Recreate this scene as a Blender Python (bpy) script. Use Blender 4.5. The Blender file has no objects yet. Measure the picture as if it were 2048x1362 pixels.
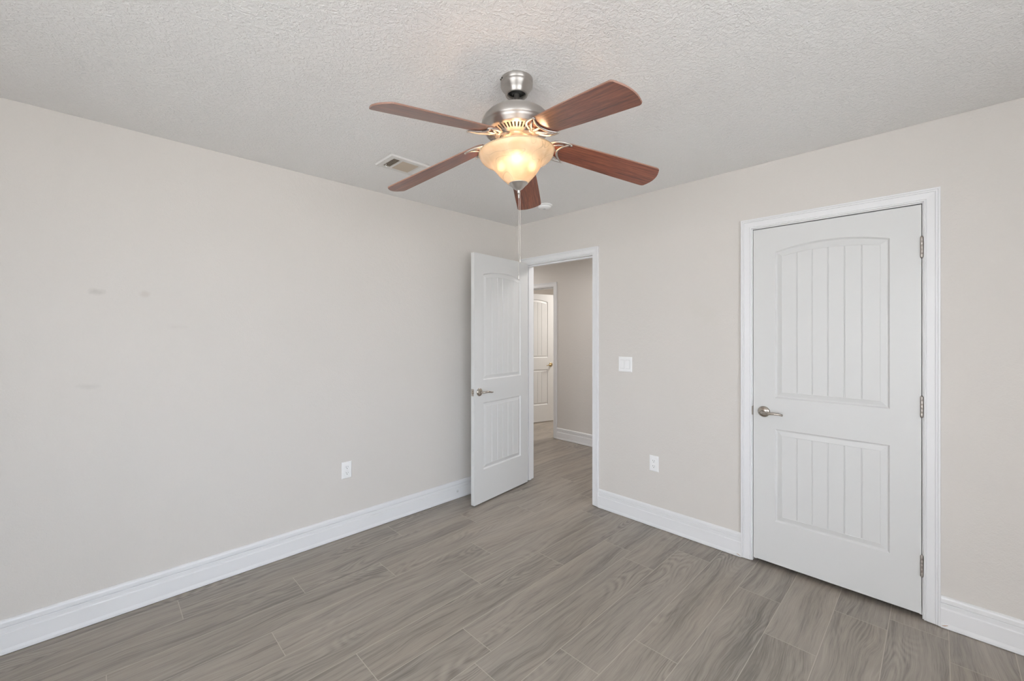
import bpy, bmesh, math, random
from math import sin, cos, pi, radians, sqrt
from mathutils import Vector, Matrix

scene = bpy.context.scene
COL = scene.collection

# ------------------------------------------------------------------ camera
CAM_H = 1.41
cam_data = bpy.data.cameras.new('camera')
cam_data.sensor_width = 36.0
cam_data.lens = 36.0 * 840.0 / 2048.0
cam_data.shift_y = -15.5 / 2048.0
cam_data.clip_start = 0.02
cam = bpy.data.objects.new('camera', cam_data)
cam.location = (0, 0, CAM_H)
cam.rotation_euler = (radians(90), 0, radians(45.37 - 90))
COL.objects.link(cam)
scene.camera = cam

# ------------------------------------------------------------------ view
scene.view_settings.view_transform = 'Standard'
scene.view_settings.look = 'None'
scene.view_settings.gamma = 1.0
scene.view_settings.use_curve_mapping = False
scene.view_settings.exposure = 0.0
scene.cycles.use_denoising = True
scene.cycles.max_bounces = 10
scene.cycles.diffuse_bounces = 7
scene.cycles.glossy_bounces = 4
scene.cycles.transmission_bounces = 6
scene.cycles.transparent_max_bounces = 8
scene.cycles.sample_clamp_indirect = 6.0

# ------------------------------------------------------------------ sky
world = bpy.data.worlds.new('sky')
scene.world = world
world.use_nodes = True
wn = world.node_tree.nodes
bg = wn['Background']
# overcast sky, a little bluer towards -y than towards -x
tc = wn.new('ShaderNodeTexCoord'); sp = wn.new('ShaderNodeSeparateXYZ')
world.node_tree.links.new(tc.outputs['Generated'], sp.inputs[0])
mr = wn.new('ShaderNodeMapRange'); world.node_tree.links.new(sp.outputs['Y'], mr.inputs[0])
mr.inputs[1].default_value = -0.9; mr.inputs[2].default_value = 0.0
cr = wn.new('ShaderNodeMix'); cr.data_type = 'RGBA'; world.node_tree.links.new(mr.outputs[0], cr.inputs[0])
cr.inputs[6].default_value = (0.86, 0.955, 1.07, 1); cr.inputs[7].default_value = (0.95, 0.965, 0.99, 1)
gm = wn.new('ShaderNodeMapRange'); world.node_tree.links.new(sp.outputs['Z'], gm.inputs[0])
gm.inputs[1].default_value = -0.06; gm.inputs[2].default_value = 0.04; gm.inputs[3].default_value = 0.0; gm.inputs[4].default_value = 1.0
gr = wn.new('ShaderNodeMix'); gr.data_type = 'RGBA'; world.node_tree.links.new(gm.outputs[0], gr.inputs[0])
gr.inputs[6].default_value = (0.93, 0.95, 0.96, 1); world.node_tree.links.new(cr.outputs[2], gr.inputs[7])
world.node_tree.links.new(gr.outputs[2], bg.inputs['Color'])
bg.inputs['Strength'].default_value = 8.6

def area(name, loc, rot, sx, sy, energy, col, portal=False):
    d = bpy.data.lights.new(name, 'AREA')
    d.shape = 'RECTANGLE'; d.size = sx; d.size_y = sy
    d.energy = energy; d.color = col
    o = bpy.data.objects.new(name, d)
    o.location = loc; o.rotation_euler = rot
    COL.objects.link(o)
    if portal:
        d.cycles.is_portal = True
    return o

# room box: x RX0..RX1, y RY0..RY1
RX0, RX1, RY0, RY1, H = -2.00, 2.885, -2.00, 2.88, 2.44
# window openings: (lo, hi, sill, head)
WIN_B = (-1.60, 1.10, 0.55, 2.15)     # in the wall y = RY0
WIN_F = (-1.60, 1.10, 0.55, 2.15)     # in the wall x = RX0
area('sky_portal', ((WIN_B[0]+WIN_B[1])/2, RY0-0.10, 1.35), (radians(-90), 0, 0) , 2.7, 1.6, 1, (1, 1, 1), True)
area('sky_portal', (RX0-0.10, (WIN_F[0]+WIN_F[1])/2, 1.35), (radians(-90), 0, radians(-90)), 2.7, 1.6, 1, (1, 1, 1), True)
# added lights without fixtures, brightening the hall and the room beyond it
area('added_hall_light', (3.65, 2.2, 2.40), (0, 0, 0), 0.30, 0.30, 12.5, (1, 0.975, 0.95))
area('added_hall_light', (3.65, 4.3, 2.40), (0, 0, 0), 0.30, 0.30, 8, (1, 0.975, 0.95))
area('added_far_room_light', (5.6, 3.4, 2.38), (0, 0, 0), 0.50, 0.50, 34, (1, 0.95, 0.89))

# ------------------------------------------------------------------ helpers
def srgb(r, g, b):
    f = lambda c: (c/255/12.92) if c/255 <= 0.04045 else ((c/255+0.055)/1.055)**2.4
    return (f(r), f(g), f(b), 1.0)

class MB:
    def __init__(s): s.v = []; s.f = []; s.m = []; s.sm = []
    def add(s, vs, fs, mi=0, smooth=False):
        b = len(s.v); s.v += [tuple(v) for v in vs]
        for f in fs:
            s.f.append(tuple(b+i for i in f)); s.m.append(mi); s.sm.append(smooth)
    def box(s, a, b, mi=0):
        (x0, y0, z0), (x1, y1, z1) = a, b
        vs = [(x0,y0,z0),(x1,y0,z0),(x1,y1,z0),(x0,y1,z0),(x0,y0,z1),(x1,y0,z1),(x1,y1,z1),(x0,y1,z1)]
        s.add(vs, [(0,3,2,1),(4,5,6,7),(0,1,5,4),(1,2,6,5),(2,3,7,6),(3,0,4,7)], mi)
    def lathe(s, prof, n=64, c=(0,0,0), mi=0, closed=False, smooth=True):
        vs = []; fs = []
        for r, z in prof:
            for k in range(n):
                a = 2*pi*k/n
                vs.append((c[0]+r*cos(a), c[1]+r*sin(a), c[2]+z))
        m = len(prof)
        for i in range(m if closed else m-1):
            j = (i+1) % m
            for k in range(n):
                l = (k+1) % n
                fs.append((i*n+k, i*n+l, j*n+l, j*n+k))
        s.add(vs, fs, mi, smooth)
    def tube(s, pts, rad, n=10, mi=0, flat=None, up=(0,0,1), cap=True, smooth=True):
        # rad: number or list; flat: squash along 'up'
        pts = [Vector(p) for p in pts]; N = len(pts); vs = []; fs = []
        for i, p in enumerate(pts):
            t = (pts[min(i+1,N-1)] - pts[max(i-1,0)]).normalized()
            upv = Vector(up)
            if abs(t.dot(upv)) > 0.98: upv = Vector((1,0,0))
            a = t.cross(upv).normalized(); b = a.cross(t).normalized()
            r = rad[i] if isinstance(rad, (list, tuple)) else rad
            ra, rb = (r, r*(flat if flat else 1))
            for k in range(n):
                g = 2*pi*k/n
                vs.append(p + a*ra*cos(g) + b*rb*sin(g))
        for i in range(N-1):
            for k in range(n):
                l = (k+1) % n
                fs.append((i*n+k, i*n+l, (i+1)*n+l, (i+1)*n+k))
        if cap:
            fs.append(tuple(range(n))[::-1]); fs.append(tuple((N-1)*n+k for k in range(n)))
        s.add(vs, fs, mi, smooth)
    def sphere(s, c, r, n=12, m=8, mi=0, sz=1.0):
        prof = [(max(1e-5, r*sin(pi*i/m)), -r*sz*cos(pi*i/m)) for i in range(m+1)]
        s.lathe(prof, n, c, mi)
    def xform(s, M, start=0):
        for i in range(start, len(s.v)):
            s.v[i] = tuple(M @ Vector(s.v[i]))
    def build(s, name, mats, parent=None, bevel=0, weld=True, loc=None, rot=None):
        me = bpy.data.meshes.new(name)
        me.from_pydata(s.v, [], s.f)
        for m in (mats if isinstance(mats, (list, tuple)) else [mats]): me.materials.append(m)
        for p, mi, sm in zip(me.polygons, s.m, s.sm):
            p.material_index = mi; p.use_smooth = sm
        bm = bmesh.new(); bm.from_mesh(me)
        if weld: bmesh.ops.remove_doubles(bm, verts=bm.verts, dist=1e-5)
        bmesh.ops.recalc_face_normals(bm, faces=bm.faces)
        bm.to_mesh(me); bm.free()
        o = bpy.data.objects.new(name, me); COL.objects.link(o)
        if parent: o.parent = parent
        if loc: o.location = loc
        if rot: o.rotation_euler = rot
        if bevel:
            b = o.modifiers.new('bevel', 'BEVEL'); b.width = bevel; b.segments = 2
            b.limit_method = 'ANGLE'; b.angle_limit = radians(40)
        return o

def empty(name, loc=(0,0,0), rot=(0,0,0)):
    o = bpy.data.objects.new(name, None); o.empty_display_size = 0.05
    o.location = loc; o.rotation_euler = rot; COL.objects.link(o); return o

def tag(o, label, cat, group=None, kind=None):
    o['label'] = label; o['category'] = cat
    if group: o['group'] = group
    if kind: o['kind'] = kind
    return o

# ------------------------------------------------------------------ materials
class NT:
    def __init__(s, name):
        s.mat = bpy.data.materials.new(name); s.mat.use_nodes = True
        s.t = s.mat.node_tree; s.n = s.t.nodes; s.l = s.t.links
        s.b = s.n['Principled BSDF']; s.out = s.n['Material Output']
    def new(s, typ, **kw):
        n = s.n.new(typ)
        for k, v in kw.items(): setattr(n, k, v)
        return n
    def link(s, a, b): s.l.new(a, b)
    def math(s, op, a, b=None, c=None, clamp=False):
        n = s.new('ShaderNodeMath', operation=op); n.use_clamp = clamp
        for i, v in enumerate((a, b, c)):
            if v is None: continue
            if isinstance(v, (int, float)): n.inputs[i].default_value = v
            else: s.link(v, n.inputs[i])
        return n.outputs[0]
    def mapping(s, src, scale=(1,1,1), loc=(0,0,0), rot=(0,0,0)):
        m = s.new('ShaderNodeMapping'); s.link(src, m.inputs[0])
        m.inputs['Scale'].default_value = scale
        if isinstance(loc, tuple): m.inputs['Location'].default_value = loc
        else: s.link(loc, m.inputs['Location'])
        m.inputs['Rotation'].default_value = rot
        return m.outputs[0]
    def noise(s, vec, scale, detail=2, rough=0.5, dist=0.0):
        n = s.new('ShaderNodeTexNoise'); s.link(vec, n.inputs['Vector'])
        n.inputs['Scale'].default_value = scale; n.inputs['Detail'].default_value = detail
        n.inputs['Roughness'].default_value = rough; n.inputs['Distortion'].default_value = dist
        return n.outputs['Fac']
    def ramp(s, fac, stops):
        r = s.new('ShaderNodeValToRGB'); s.link(fac, r.inputs[0])
        e = r.color_ramp.elements
        while len(e) < len(stops): e.new(0.5)
        for el, (p, c) in zip(e, stops):
            el.position = p; el.color = c if len(c) == 4 else (*c, 1)
        return r.outputs[0]
    def mix(s, fac, a, b, blend='MIX'):
        m = s.new('ShaderNodeMix', data_type='RGBA', blend_type=blend)
        for i, v in ((0, fac), (6, a), (7, b)):
            if isinstance(v, (int, float)): m.inputs[i].default_value = v
            elif isinstance(v, tuple): m.inputs[i].default_value = v
            else: s.link(v, m.inputs[i])
        return m.outputs[2]
    def bump(s, h, strength=0.3, dist=0.01, prev=None):
        b = s.new('ShaderNodeBump'); b.inputs['Strength'].default_value = strength
        b.inputs['Distance'].default_value = dist; s.link(h, b.inputs['Height'])
        if prev: s.link(prev, b.inputs['Normal'])
        return b.outputs[0]
    def set(s, **kw):
        for k, v in kw.items():
            i = s.b.inputs[k.replace('_', ' ')]
            if isinstance(v, (int, float, tuple)): i.default_value = v
            else: s.link(v, i)
        return s.mat

def objco(m): return m.new('ShaderNodeTexCoord').outputs['Object']

def m_flat(name, col, rough=0.5, metal=0.0, spec=0.5):
    m = NT(name); m.set(Base_Color=col, Roughness=rough, Metallic=metal)
    m.b.inputs['Specular IOR Level'].default_value = spec
    return m.mat

WALLC = (0.665, 0.632, 0.598, 1)
def m_wall(name, marks=(), col=WALLC, light=()):
    m = NT(name); co = objco(m)
    n1 = m.noise(co, 150, 2, 0.55); n2 = m.noise(co, 45, 2, 0.5, 0.4)
    h = m.math('ADD', m.math('MULTIPLY', n1, 0.5), m.math('MULTIPLY', n2, 0.6))
    c = m.mix(m.noise(co, 1.7, 3), col, tuple(v*0.985 for v in col[:3])+(1,))
    def blob(cen, rad, edge):
        sub = m.new('ShaderNodeVectorMath', operation='SUBTRACT'); m.link(co, sub.inputs[0]); sub.inputs[1].default_value = cen
        div = m.new('ShaderNodeVectorMath', operation='DIVIDE'); m.link(sub.outputs[0], div.inputs[0]); div.inputs[1].default_value = rad
        ln = m.new('ShaderNodeVectorMath', operation='LENGTH'); m.link(div.outputs[0], ln.inputs[0])
        d = m.math('ADD', ln.outputs['Value'], m.math('MULTIPLY', m.math('SUBTRACT', m.noise(co, 30, 2), 0.5), 1.3))
        mr = m.new('ShaderNodeMapRange'); m.link(d, mr.inputs[0])
        mr.inputs[1].default_value = 1.0; mr.inputs[2].default_value = 1.0-edge
        return mr.outputs[0]
    for cen, rad, amt, dc in marks:
        c = m.mix(m.math('MULTIPLY', blob(cen, rad, 0.7), amt), c, dc)
    return m.set(Base_Color=c, Roughness=0.6, Normal=m.bump(h, 0.45, 0.004)) if m.b.inputs['Specular IOR Level'].__setattr__('default_value', 0.35) is None else None

def m_ceiling():
    m = NT('ceiling_paint'); co = objco(m)
    st = m.mapping(co, (1, 1, 1))
    n1 = m.noise(st, 78, 3, 0.6, 0.6); n2 = m.noise(co, 160, 2)
    r = m.new('ShaderNodeMapRange'); m.link(n1, r.inputs[0]); r.inputs[1].default_value = 0.42; r.inputs[2].default_value = 0.62
    h = m.math('ADD', r.outputs[0], m.math('MULTIPLY', n2, 0.4))
    m.b.inputs['Specular IOR Level'].default_value = 0.3
    return m.set(Base_Color=(0.86, 0.855, 0.85, 1), Roughness=0.7, Normal=m.bump(h, 0.42, 0.005))

def m_floor():
    m = NT('wood_look_plank_tile')
    uv = m.new('ShaderNodeUVMap', uv_map='UVMap').outputs[0]
    at = m.new('ShaderNodeAttribute', attribute_name='plank'); rnd = at.outputs['Vector']
    sh = m.new('ShaderNodeVectorMath', operation='SCALE'); m.link(rnd, sh.inputs[0]); sh.inputs['Scale'].default_value = 37.0
    ad = m.new('ShaderNodeVectorMath', operation='ADD'); m.link(uv, ad.inputs[0]); m.link(sh.outputs[0], ad.inputs[1])
    P = ad.outputs[0]
    sep = m.new('ShaderNodeSeparateXYZ'); m.link(rnd, sep.inputs[0])
    # slow warp that bends the grain
    w = m.noise(m.mapping(P, (1.0, 2.2, 1)), 2.0, 2, 0.5)
    cb = m.new('ShaderNodeCombineXYZ'); m.link(m.math('MULTIPLY', m.math('SUBTRACT', w, 0.5), 0.10), cb.inputs[1])
    ad2 = m.new('ShaderNodeVectorMath', operation='ADD'); m.link(P, ad2.inputs[0]); m.link(cb.outputs[0], ad2.inputs[1])
    Q = ad2.outputs[0]
    broad = m.noise(m.mapping(Q, (0.8, 10, 1)), 1.0, 3, 0.55)        # broad dark veins
    mid = m.noise(m.mapping(Q, (2.5, 50, 1)), 1.0, 4, 0.65)
    fib = m.noise(m.mapping(Q, (9, 330, 1)), 1.0, 2, 0.6)            # fine fibres
    # growth rings: contour lines of a stretched field
    fld = m.noise(m.mapping(Q, (1.3, 6.5, 1)), 1.0, 1, 0.4)
    ring = m.math('SINE', m.math('MULTIPLY', fld, 150.0))
    ring = m.math('ADD', m.math('MULTIPLY', ring, 0.5), 0.5)
    knotf = m.noise(m.mapping(P, (1.6, 5.0, 1)), 1.0, 1, 0.4)
    kmask = m.new('ShaderNodeMapRange'); m.link(knotf, kmask.inputs[0]); kmask.inputs[1].default_value = 0.50; kmask.inputs[2].default_value = 0.70
    v = m.math('ADD', m.math('MULTIPLY', broad, 0.50), m.math('MULTIPLY', mid, 0.50))
    v = m.math('ADD', v, m.math('MULTIPLY', m.math('SUBTRACT', fib, 0.5), 0.34))
    v = m.math('ADD', v, m.math('MULTIPLY', m.math('MULTIPLY', m.math('SUBTRACT', ring, 0.5), kmask.outputs[0]), 0.16))
    v = m.math('ADD', v, m.math('MULTIPLY', m.math('SUBTRACT', sep.outputs[0], 0.5), 0.05))
    col = m.ramp(v, [(0.30, (0.155, 0.138, 0.119)), (0.41, (0.225, 0.199, 0.171)), (0.50, (0.305, 0.268, 0.228)), (0.68, (0.390, 0.343, 0.292))])
    grey = m.mix(m.noise(m.mapping(P, (0.8, 3, 1)), 1.0, 1), (1.03, 1.0, 0.97, 1), (0.97, 1.0, 1.04, 1))
    col = m.mix(1.0, col, grey, 'MULTIPLY')
    h = m.math('ADD', m.math('MULTIPLY', fib, 0.6), m.math('MULTIPLY', mid, 0.4))
    rg = m.new('ShaderNodeMapRange'); m.link(v, rg.inputs[0]); rg.inputs[3].default_value = 0.44; rg.inputs[4].default_value = 0.36
    m.b.inputs['Specular IOR Level'].default_value = 0.65
    return m.set(Base_Color=col, Roughness=rg.outputs[0], Normal=m.bump(h, 0.10, 0.002))

def m_nickel(name='brushed_nickel', col=(0.58, 0.55, 0.52, 1), rough=0.42, axis=(4, 4, 260), aniso=0):
    m = NT(name); co = objco(m)
    n = m.noise(m.mapping(co, axis), 1.0, 2)
    rr = m.new('ShaderNodeMapRange'); m.link(n, rr.inputs[0]); rr.inputs[3].default_value = rough-0.06; rr.inputs[4].default_value = rough+0.08
    m.b.inputs['Metallic'].default_value = 1.0
    if aniso:
        tg = m.new('ShaderNodeTangent'); tg.direction_type = 'RADIAL'; tg.axis = 'Z'
        m.link(tg.outputs[0], m.b.inputs['Tangent']); m.b.inputs['Anisotropic'].default_value = aniso
        m.b.inputs['Anisotropic Rotation'].default_value = 0.25
    return m.set(Base_Color=col, Roughness=rr.outputs[0], Normal=m.bump(n, 0.04, 0.001))

def m_blade():
    m = NT('cherry_wood_blade'); co = objco(m)
    w = m.noise(m.mapping(co, (2, 8, 1)), 1.0, 2)
    g = m.noise(m.mapping(co, (6, 130, 6)), 1.0, 3, 0.6, 0.3)
    g2 = m.noise(m.mapping(co, (30, 500, 20)), 1.0, 2, 0.6)
    v = m.math('ADD', m.math('MULTIPLY', g, 0.7), m.math('MULTIPLY', g2, 0.3))
    v = m.math('ADD', v, m.math('MULTIPLY', m.math('SUBTRACT', w, 0.5), 0.25))
    col = m.ramp(v, [(0.32, srgb(76, 36, 25)), (0.5, srgb(132, 70, 48)), (0.68, srgb(166, 98, 68))])
    m.b.inputs['Specular IOR Level'].default_value = 0.6
    m.b.inputs['Coat Weight'].default_value = 0.7; m.b.inputs['Coat Roughness'].default_value = 0.28
    return m.set(Base_Color=col, Roughness=0.42)

def m_bowl():
    m = NT('alabaster_glass'); co = objco(m)
    w = m.noise(co, 9, 3, 0.55, 1.2)
    col = m.ramp(w, [(0.30, (0.66, 0.50, 0.31)), (0.50, (0.76, 0.60, 0.40)), (0.70, (0.84, 0.70, 0.52))])
    # thin dark veins: zero crossings of a slow field
    f = m.noise(co, 7.0, 1, 0.4, 0.8)
    a = m.math('ABSOLUTE', m.math('SUBTRACT', f, 0.5))
    vein = m.new('ShaderNodeMapRange'); m.link(a, vein.inputs[0]); vein.inputs[1].default_value = 0.0; vein.inputs[2].default_value = 0.007
    vein.inputs[3].default_value = 0.72; vein.inputs[4].default_value = 1.0
    vc = m.new('ShaderNodeCombineColor')
    for i in range(3): m.link(vein.outputs[0], vc.inputs[i])
    col = m.mix(1.0, col, vc.outputs[0], 'MULTIPLY')
    tr = m.new('ShaderNodeBsdfTranslucent'); m.link(col, tr.inputs[0])
    df = m.new('ShaderNodeBsdfDiffuse'); m.link(col, df.inputs[0])
    gl = m.new('ShaderNodeBsdfGlossy'); gl.inputs['Roughness'].default_value = 0.18
    mx = m.new('ShaderNodeMixShader'); mx.inputs[0].default_value = 0.80
    m.link(tr.outputs[0], mx.inputs[1]); m.link(df.outputs[0], mx.inputs[2])
    fr = m.new('ShaderNodeFresnel'); fr.inputs[0].default_value = 1.35
    mx2 = m.new('ShaderNodeMixShader'); m.link(fr.outputs[0], mx2.inputs[0])
    m.link(mx.outputs[0], mx2.inputs[1]); m.link(gl.outputs[0], mx2.inputs[2])
    tp = m.new('ShaderNodeBsdfTransparent'); tp.inputs[0].default_value = (1.0, 0.86, 0.66, 1)
    mx3 = m.new('ShaderNodeMixShader'); mx3.inputs[0].default_value = 0.018
    m.link(mx2.outputs[0], mx3.inputs[1]); m.link(tp.outputs[0], mx3.inputs[2])
    m.link(mx3.outputs[0], m.out.inputs[0])
    return m.mat

def m_emit(name, col, st):
    # frosted bulb: the filament glow falls off towards the bulb's edge
    m = NT(name)
    lw = m.new('ShaderNodeLayerWeight'); lw.inputs[0].default_value = 0.5
    f = m.math('POWER', m.math('SUBTRACT', 1.0, lw.outputs['Facing']), 1.6)
    st = m.math('MULTIPLY', f, st*1.9)
    return m.set(Base_Color=(0.9, 0.9, 0.85, 1), Emission_Color=col, Emission_Strength=st)

def m_pane():
    m = NT('window_glass')
    t = m.new('ShaderNodeBsdfTransparent'); g = m.new('ShaderNodeBsdfGlossy'); g.inputs['Roughness'].default_value = 0.02
    f = m.new('ShaderNodeFresnel'); f.inputs[0].default_value = 1.3
    mx = m.new('ShaderNodeMixShader'); m.link(f.outputs[0], mx.inputs[0]); m.link(t.outputs[0], mx.inputs[1]); m.link(g.outputs[0], mx.inputs[2])
    m.link(mx.outputs[0], m.out.inputs[0]); return m.mat

GREYMARK = (0.44, 0.42, 0.39, 1)
M_WL = m_wall('greige_wall_paint_scuffed', marks=[
    ((-0.005, RY1, 1.61), (0.034, 0.05, 0.020), 0.42, GREYMARK),
    ((0.177, RY1, 1.608), (0.026, 0.05, 0.020), 0.30, (0.50, 0.43, 0.39, 1)),
    ((-0.034, RY1, 1.15), (0.050, 0.05, 0.018), 0.22, GREYMARK),
    ((0.30, RY1, 1.44), (0.05, 0.05, 0.02), 0.12, GREYMARK)])
M_WR = m_wall('greige_wall_paint_patched', marks=[
    ((RX1, 1.150, 1.575), (0.05, 0.050, 0.085), 0.40, (0.64, 0.61, 0.565, 1)),
    ((RX1, 1.060, 1.520), (0.05, 0.070, 0.085), 0.40, (0.64, 0.61, 0.565, 1))])
M_WALL = m_wall('greige_wall_paint')
M_CEIL = m_ceiling()
M_FLOOR = m_floor()
M_GROUT = m_flat('plank_grout', (0.50, 0.45, 0.40, 1), 0.8)
M_TRIM = m_flat('white_semi_gloss_trim', (0.775, 0.775, 0.785, 1), 0.38)
M_DOOR = m_flat('white_door_paint', (0.672, 0.672, 0.667, 1), 0.42)
M_PLATE = m_flat('white_plastic', (0.86, 0.86, 0.86, 1), 0.30)
M_SLOT = m_flat('dark_slot', (0.05, 0.05, 0.05, 1), 0.6)
M_CAULK = m_flat('rusty_caulk', (0.55, 0.36, 0.24, 1), 0.8)
M_CAULKW = m_flat('off_white_caulk', (0.78, 0.75, 0.70, 1), 0.6)
M_NI = m_nickel()
M_NIT = m_nickel('turned_brushed_nickel', (0.50, 0.475, 0.45, 1), 0.40, aniso=0.8)
M_NI2 = m_nickel('satin_nickel_lever', (0.50, 0.455, 0.405, 1), 0.24, (90, 90, 90))
M_NI3 = m_nickel('satin_nickel_hinge', (0.46, 0.42, 0.39, 1), 0.40, (60, 60, 60))
M_BLADE = m_blade()
M_EDGE = m_flat('lit_blade_edge_wood', srgb(146, 112, 98), 0.55)  # paler tone carries the light caught by the blade edges
M_BOWL = m_bowl()
M_BULB = m_emit('lit_bulb', (1.0, 0.62, 0.36, 1), 34.0)
M_DARK = m_flat('black_rubber', (0.02, 0.02, 0.02, 1), 0.5)
M_DUCTSHADE = m_flat('duct_shade', (0.05, 0.045, 0.04, 1), 0.8)  # near-black stands for the shade up in the duct
M_SLAT = m_flat('dusty_shaded_vent_slat', (0.55, 0.47, 0.38, 1), 0.6)  # tan mixes dust with the shade between the slats
M_VENT = m_flat('white_vent_enamel', (0.74, 0.73, 0.71, 1), 0.45)
M_PANE = m_pane()
M_OUT = m_flat('outside_ground', (0.25, 0.28, 0.18, 1), 0.9)

# ------------------------------------------------------------------ floor: plank by plank joints in one mesh
def build_floor():
    random.seed(7)
    PW, PL, G = 0.2035, 1.205, 0.0030
    Y0 = 2.812                                   # a long joint
    # row k spans y from Y0-(k+1)*PW to Y0-k*PW
    known = {0: 0.301, 1: 0.801, 2: 1.231, 3: 0.584, 4: 1.532, 5: 0.809, 6: 1.241, 7: 1.146,
             8: 1.472, 9: 1.758, 10: 2.533, 11: 2.230, 12: 1.46, 13: 2.777, 14: 2.597, 15: 1.9}
    XA, XB, YA, YB = -2.2, 7.0, -2.2, 5.6
    verts = []; faces = []; mats = []; cols = []; uvs = []
    def quad(x0, x1, y0, y1, z, mi, c):
        x0 = max(x0, XA); x1 = min(x1, XB); y0 = max(y0, YA); y1 = min(y1, YB)
        if x1 <= x0 or y1 <= y0: return
        b = len(verts); verts.extend([(x0,y0,z),(x1,y0,z),(x1,y1,z),(x0,y1,z)])
        faces.append((b,b+1,b+2,b+3)); mats.append(mi); cols.append(c)
    for k in range(-15, 27):
        y1 = Y0 - k*PW; y0 = y1 - PW
        if y1 < YA or y0 > YB: continue
        off = known.get(k, random.random()*PL)
        if k == -1:                              # sliver cut along the left wall, no joint in sight
            quad(XA, XB, y1-G/2, y1+G/2, -0.0006, 1, (0,0,0)); quad(XA, XB, y0+G/2, y1-G/2, 0.0, 0, (0.3, 0.6, 0.2)); continue
        x = off - PL*math.ceil((off-XA)/PL)
        quad(XA, XB, y1-G/2, y1+G/2, -0.0006, 1, (0,0,0))
        while x < XB:
            c = (random.random(), random.random(), random.random())
            quad(x+G/2, x+PL-G/2, y0+G/2, y1-G/2, 0.0, 0, c)
            quad(x+PL-G/2, x+PL+G/2, y0, y1, -0.0006, 1, (0,0,0))
            x += PL
    quad(XA, XB, YA, YB, -0.004, 1, (0,0,0))
    me = bpy.data.meshes.new('floor'); me.from_pydata(verts, [], faces)
    me.materials.append(M_FLOOR); me.materials.append(M_GROUT)
    me.attributes.new('plank', 'FLOAT_VECTOR', 'FACE')
    me.uv_layers.new(name='UVMap')
    at = me.attributes['plank']; uvl = me.uv_layers['UVMap']
    for p in me.polygons:
        p.material_index = mats[p.index]
        for li in p.loop_indices:
            v = me.vertices[me.loops[li].vertex_index].co
            uvl.data[li].uv = (v.x, v.y)
    me.attributes['plank'].data.foreach_set('vector', [c for t in cols for c in t])
    o = bpy.data.objects.new('floor', me); COL.objects.link(o)
    tag(o, 'grey brown wood look plank floor running into the hall', 'floor', kind='structure')
build_floor()

# ------------------------------------------------------------------ shell
def struct(name, mb, mat, label, cat, bevel=0):
    o = mb.build(name, mat, bevel=bevel, weld=False)
    tag(o, label, cat, kind='structure'); return o

def wall_x(mb, xa, xb, ya, yb, z1, holes):
    """wall slab between planes xa..xb running along y; holes: (y0,y1,z0,z1)"""
    y = ya
    for (h0, h1, g0, g1) in sorted(holes):
        mb.box((xa, y, 0), (xb, h0, z1))
        if g0 > 0: mb.box((xa, h0, 0), (xb, h1, g0))
        mb.box((xa, h0, g1), (xb, h1, z1)); y = h1
    mb.box((xa, y, 0), (xb, yb, z1))
def wall_y(mb, ya, yb, xa, xb, z1, holes):
    x = xa
    for (h0, h1, g0, g1) in sorted(holes):
        mb.box((x, ya, 0), (h0, yb, z1))
        if g0 > 0: mb.box((h0, ya, 0), (h1, yb, g0))
        mb.box((h0, ya, g1), (h1, yb, z1)); x = h1
    mb.box((x, ya, 0), (xb, yb, z1))

WT = 0.115
HALLX = 4.35
D1 = (1.985, 2.745, 2.047)       # clear opening y0,y1,top of the bedroom doorway
D2 = (0.052, 0.803, 2.047)       # closet
D3 = (3.615, 4.46, 2.022)        # doorway across the hall
J = 0.018

mb = MB(); mb.box((RX0-0.2, RY0-0.2, H), (7.0, 5.6, H+0.12))
struct('ceiling', mb, M_CEIL, 'white textured ceiling with a ceiling fan hanging from it', 'ceiling')
mb = MB(); wall_y(mb, RY1, RY1+WT, RX0-0.12, RX1+WT, H, [])
struct('wall_left', mb, M_WL, 'long blank greige wall with an outlet and small scuffs', 'wall')
mb = MB(); wall_x(mb, RX1, RX1+WT, RY0-0.12, RY1, H, [(D1[0]-J, D1[1]+J, 0, D1[2]+J), (D2[0]-J, D2[1]+J, 0, D2[2]+J)])
struct('wall_right', mb, M_WR, 'greige wall holding the open doorway and the closet door', 'wall')
mb = MB(); wall_y(mb, RY0-0.12, RY0, RX0-0.12, RX1, H, [WIN_B])
struct('wall_back', mb, M_WALL, 'greige wall with a window behind the camera', 'wall')
mb = MB(); wall_x(mb, RX0-0.12, RX0, RY0, RY1, H, [WIN_F])
struct('wall_front', mb, M_WALL, 'greige window wall facing the closet door', 'wall')
# closet box
mb = MB(); mb.box((3.6, -0.4, 0), (3.7, 1.1, H)); mb.box((RX1+WT, -0.4, 0), (3.6, -0.3, H)); mb.box((RX1+WT, 1.0, 0), (3.6, 1.1, H))
struct('wall_closet', mb, M_WALL, 'greige walls inside the closed closet', 'wall')
# hall
mb = MB(); wall_x(mb, HALLX, HALLX+WT, 1.1, 5.2, H, [(D3[0]-J, D3[1]+J, 0, D3[2]+J)])
struct('wall_hall', mb, M_WALL, 'greige hall wall seen through the open doorway', 'wall')
mb = MB(); mb.box((RX1+WT, 1.1, 0), (HALLX, 1.2, H)); mb.box((RX1+WT, 5.1, 0), (HALLX, 5.2, H)); mb.box((RX1, RY1+WT, 0), (RX1+WT, 5.2, H))
struct('wall_hall_end', mb, M_WALL, 'greige end walls of the hall outside the doorway', 'wall')
mb = MB(); mb.box((HALLX+WT, 5.1, 0), (6.9, 5.2, H)); mb.box((6.8, 2.4, 0), (6.9, 5.1, H)); mb.box((HALLX+WT, 2.4, 0), (6.8, 2.5, H))
struct('wall_far', mb, M_WALL, 'greige wall of the far room showing above its door', 'wall')

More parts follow.
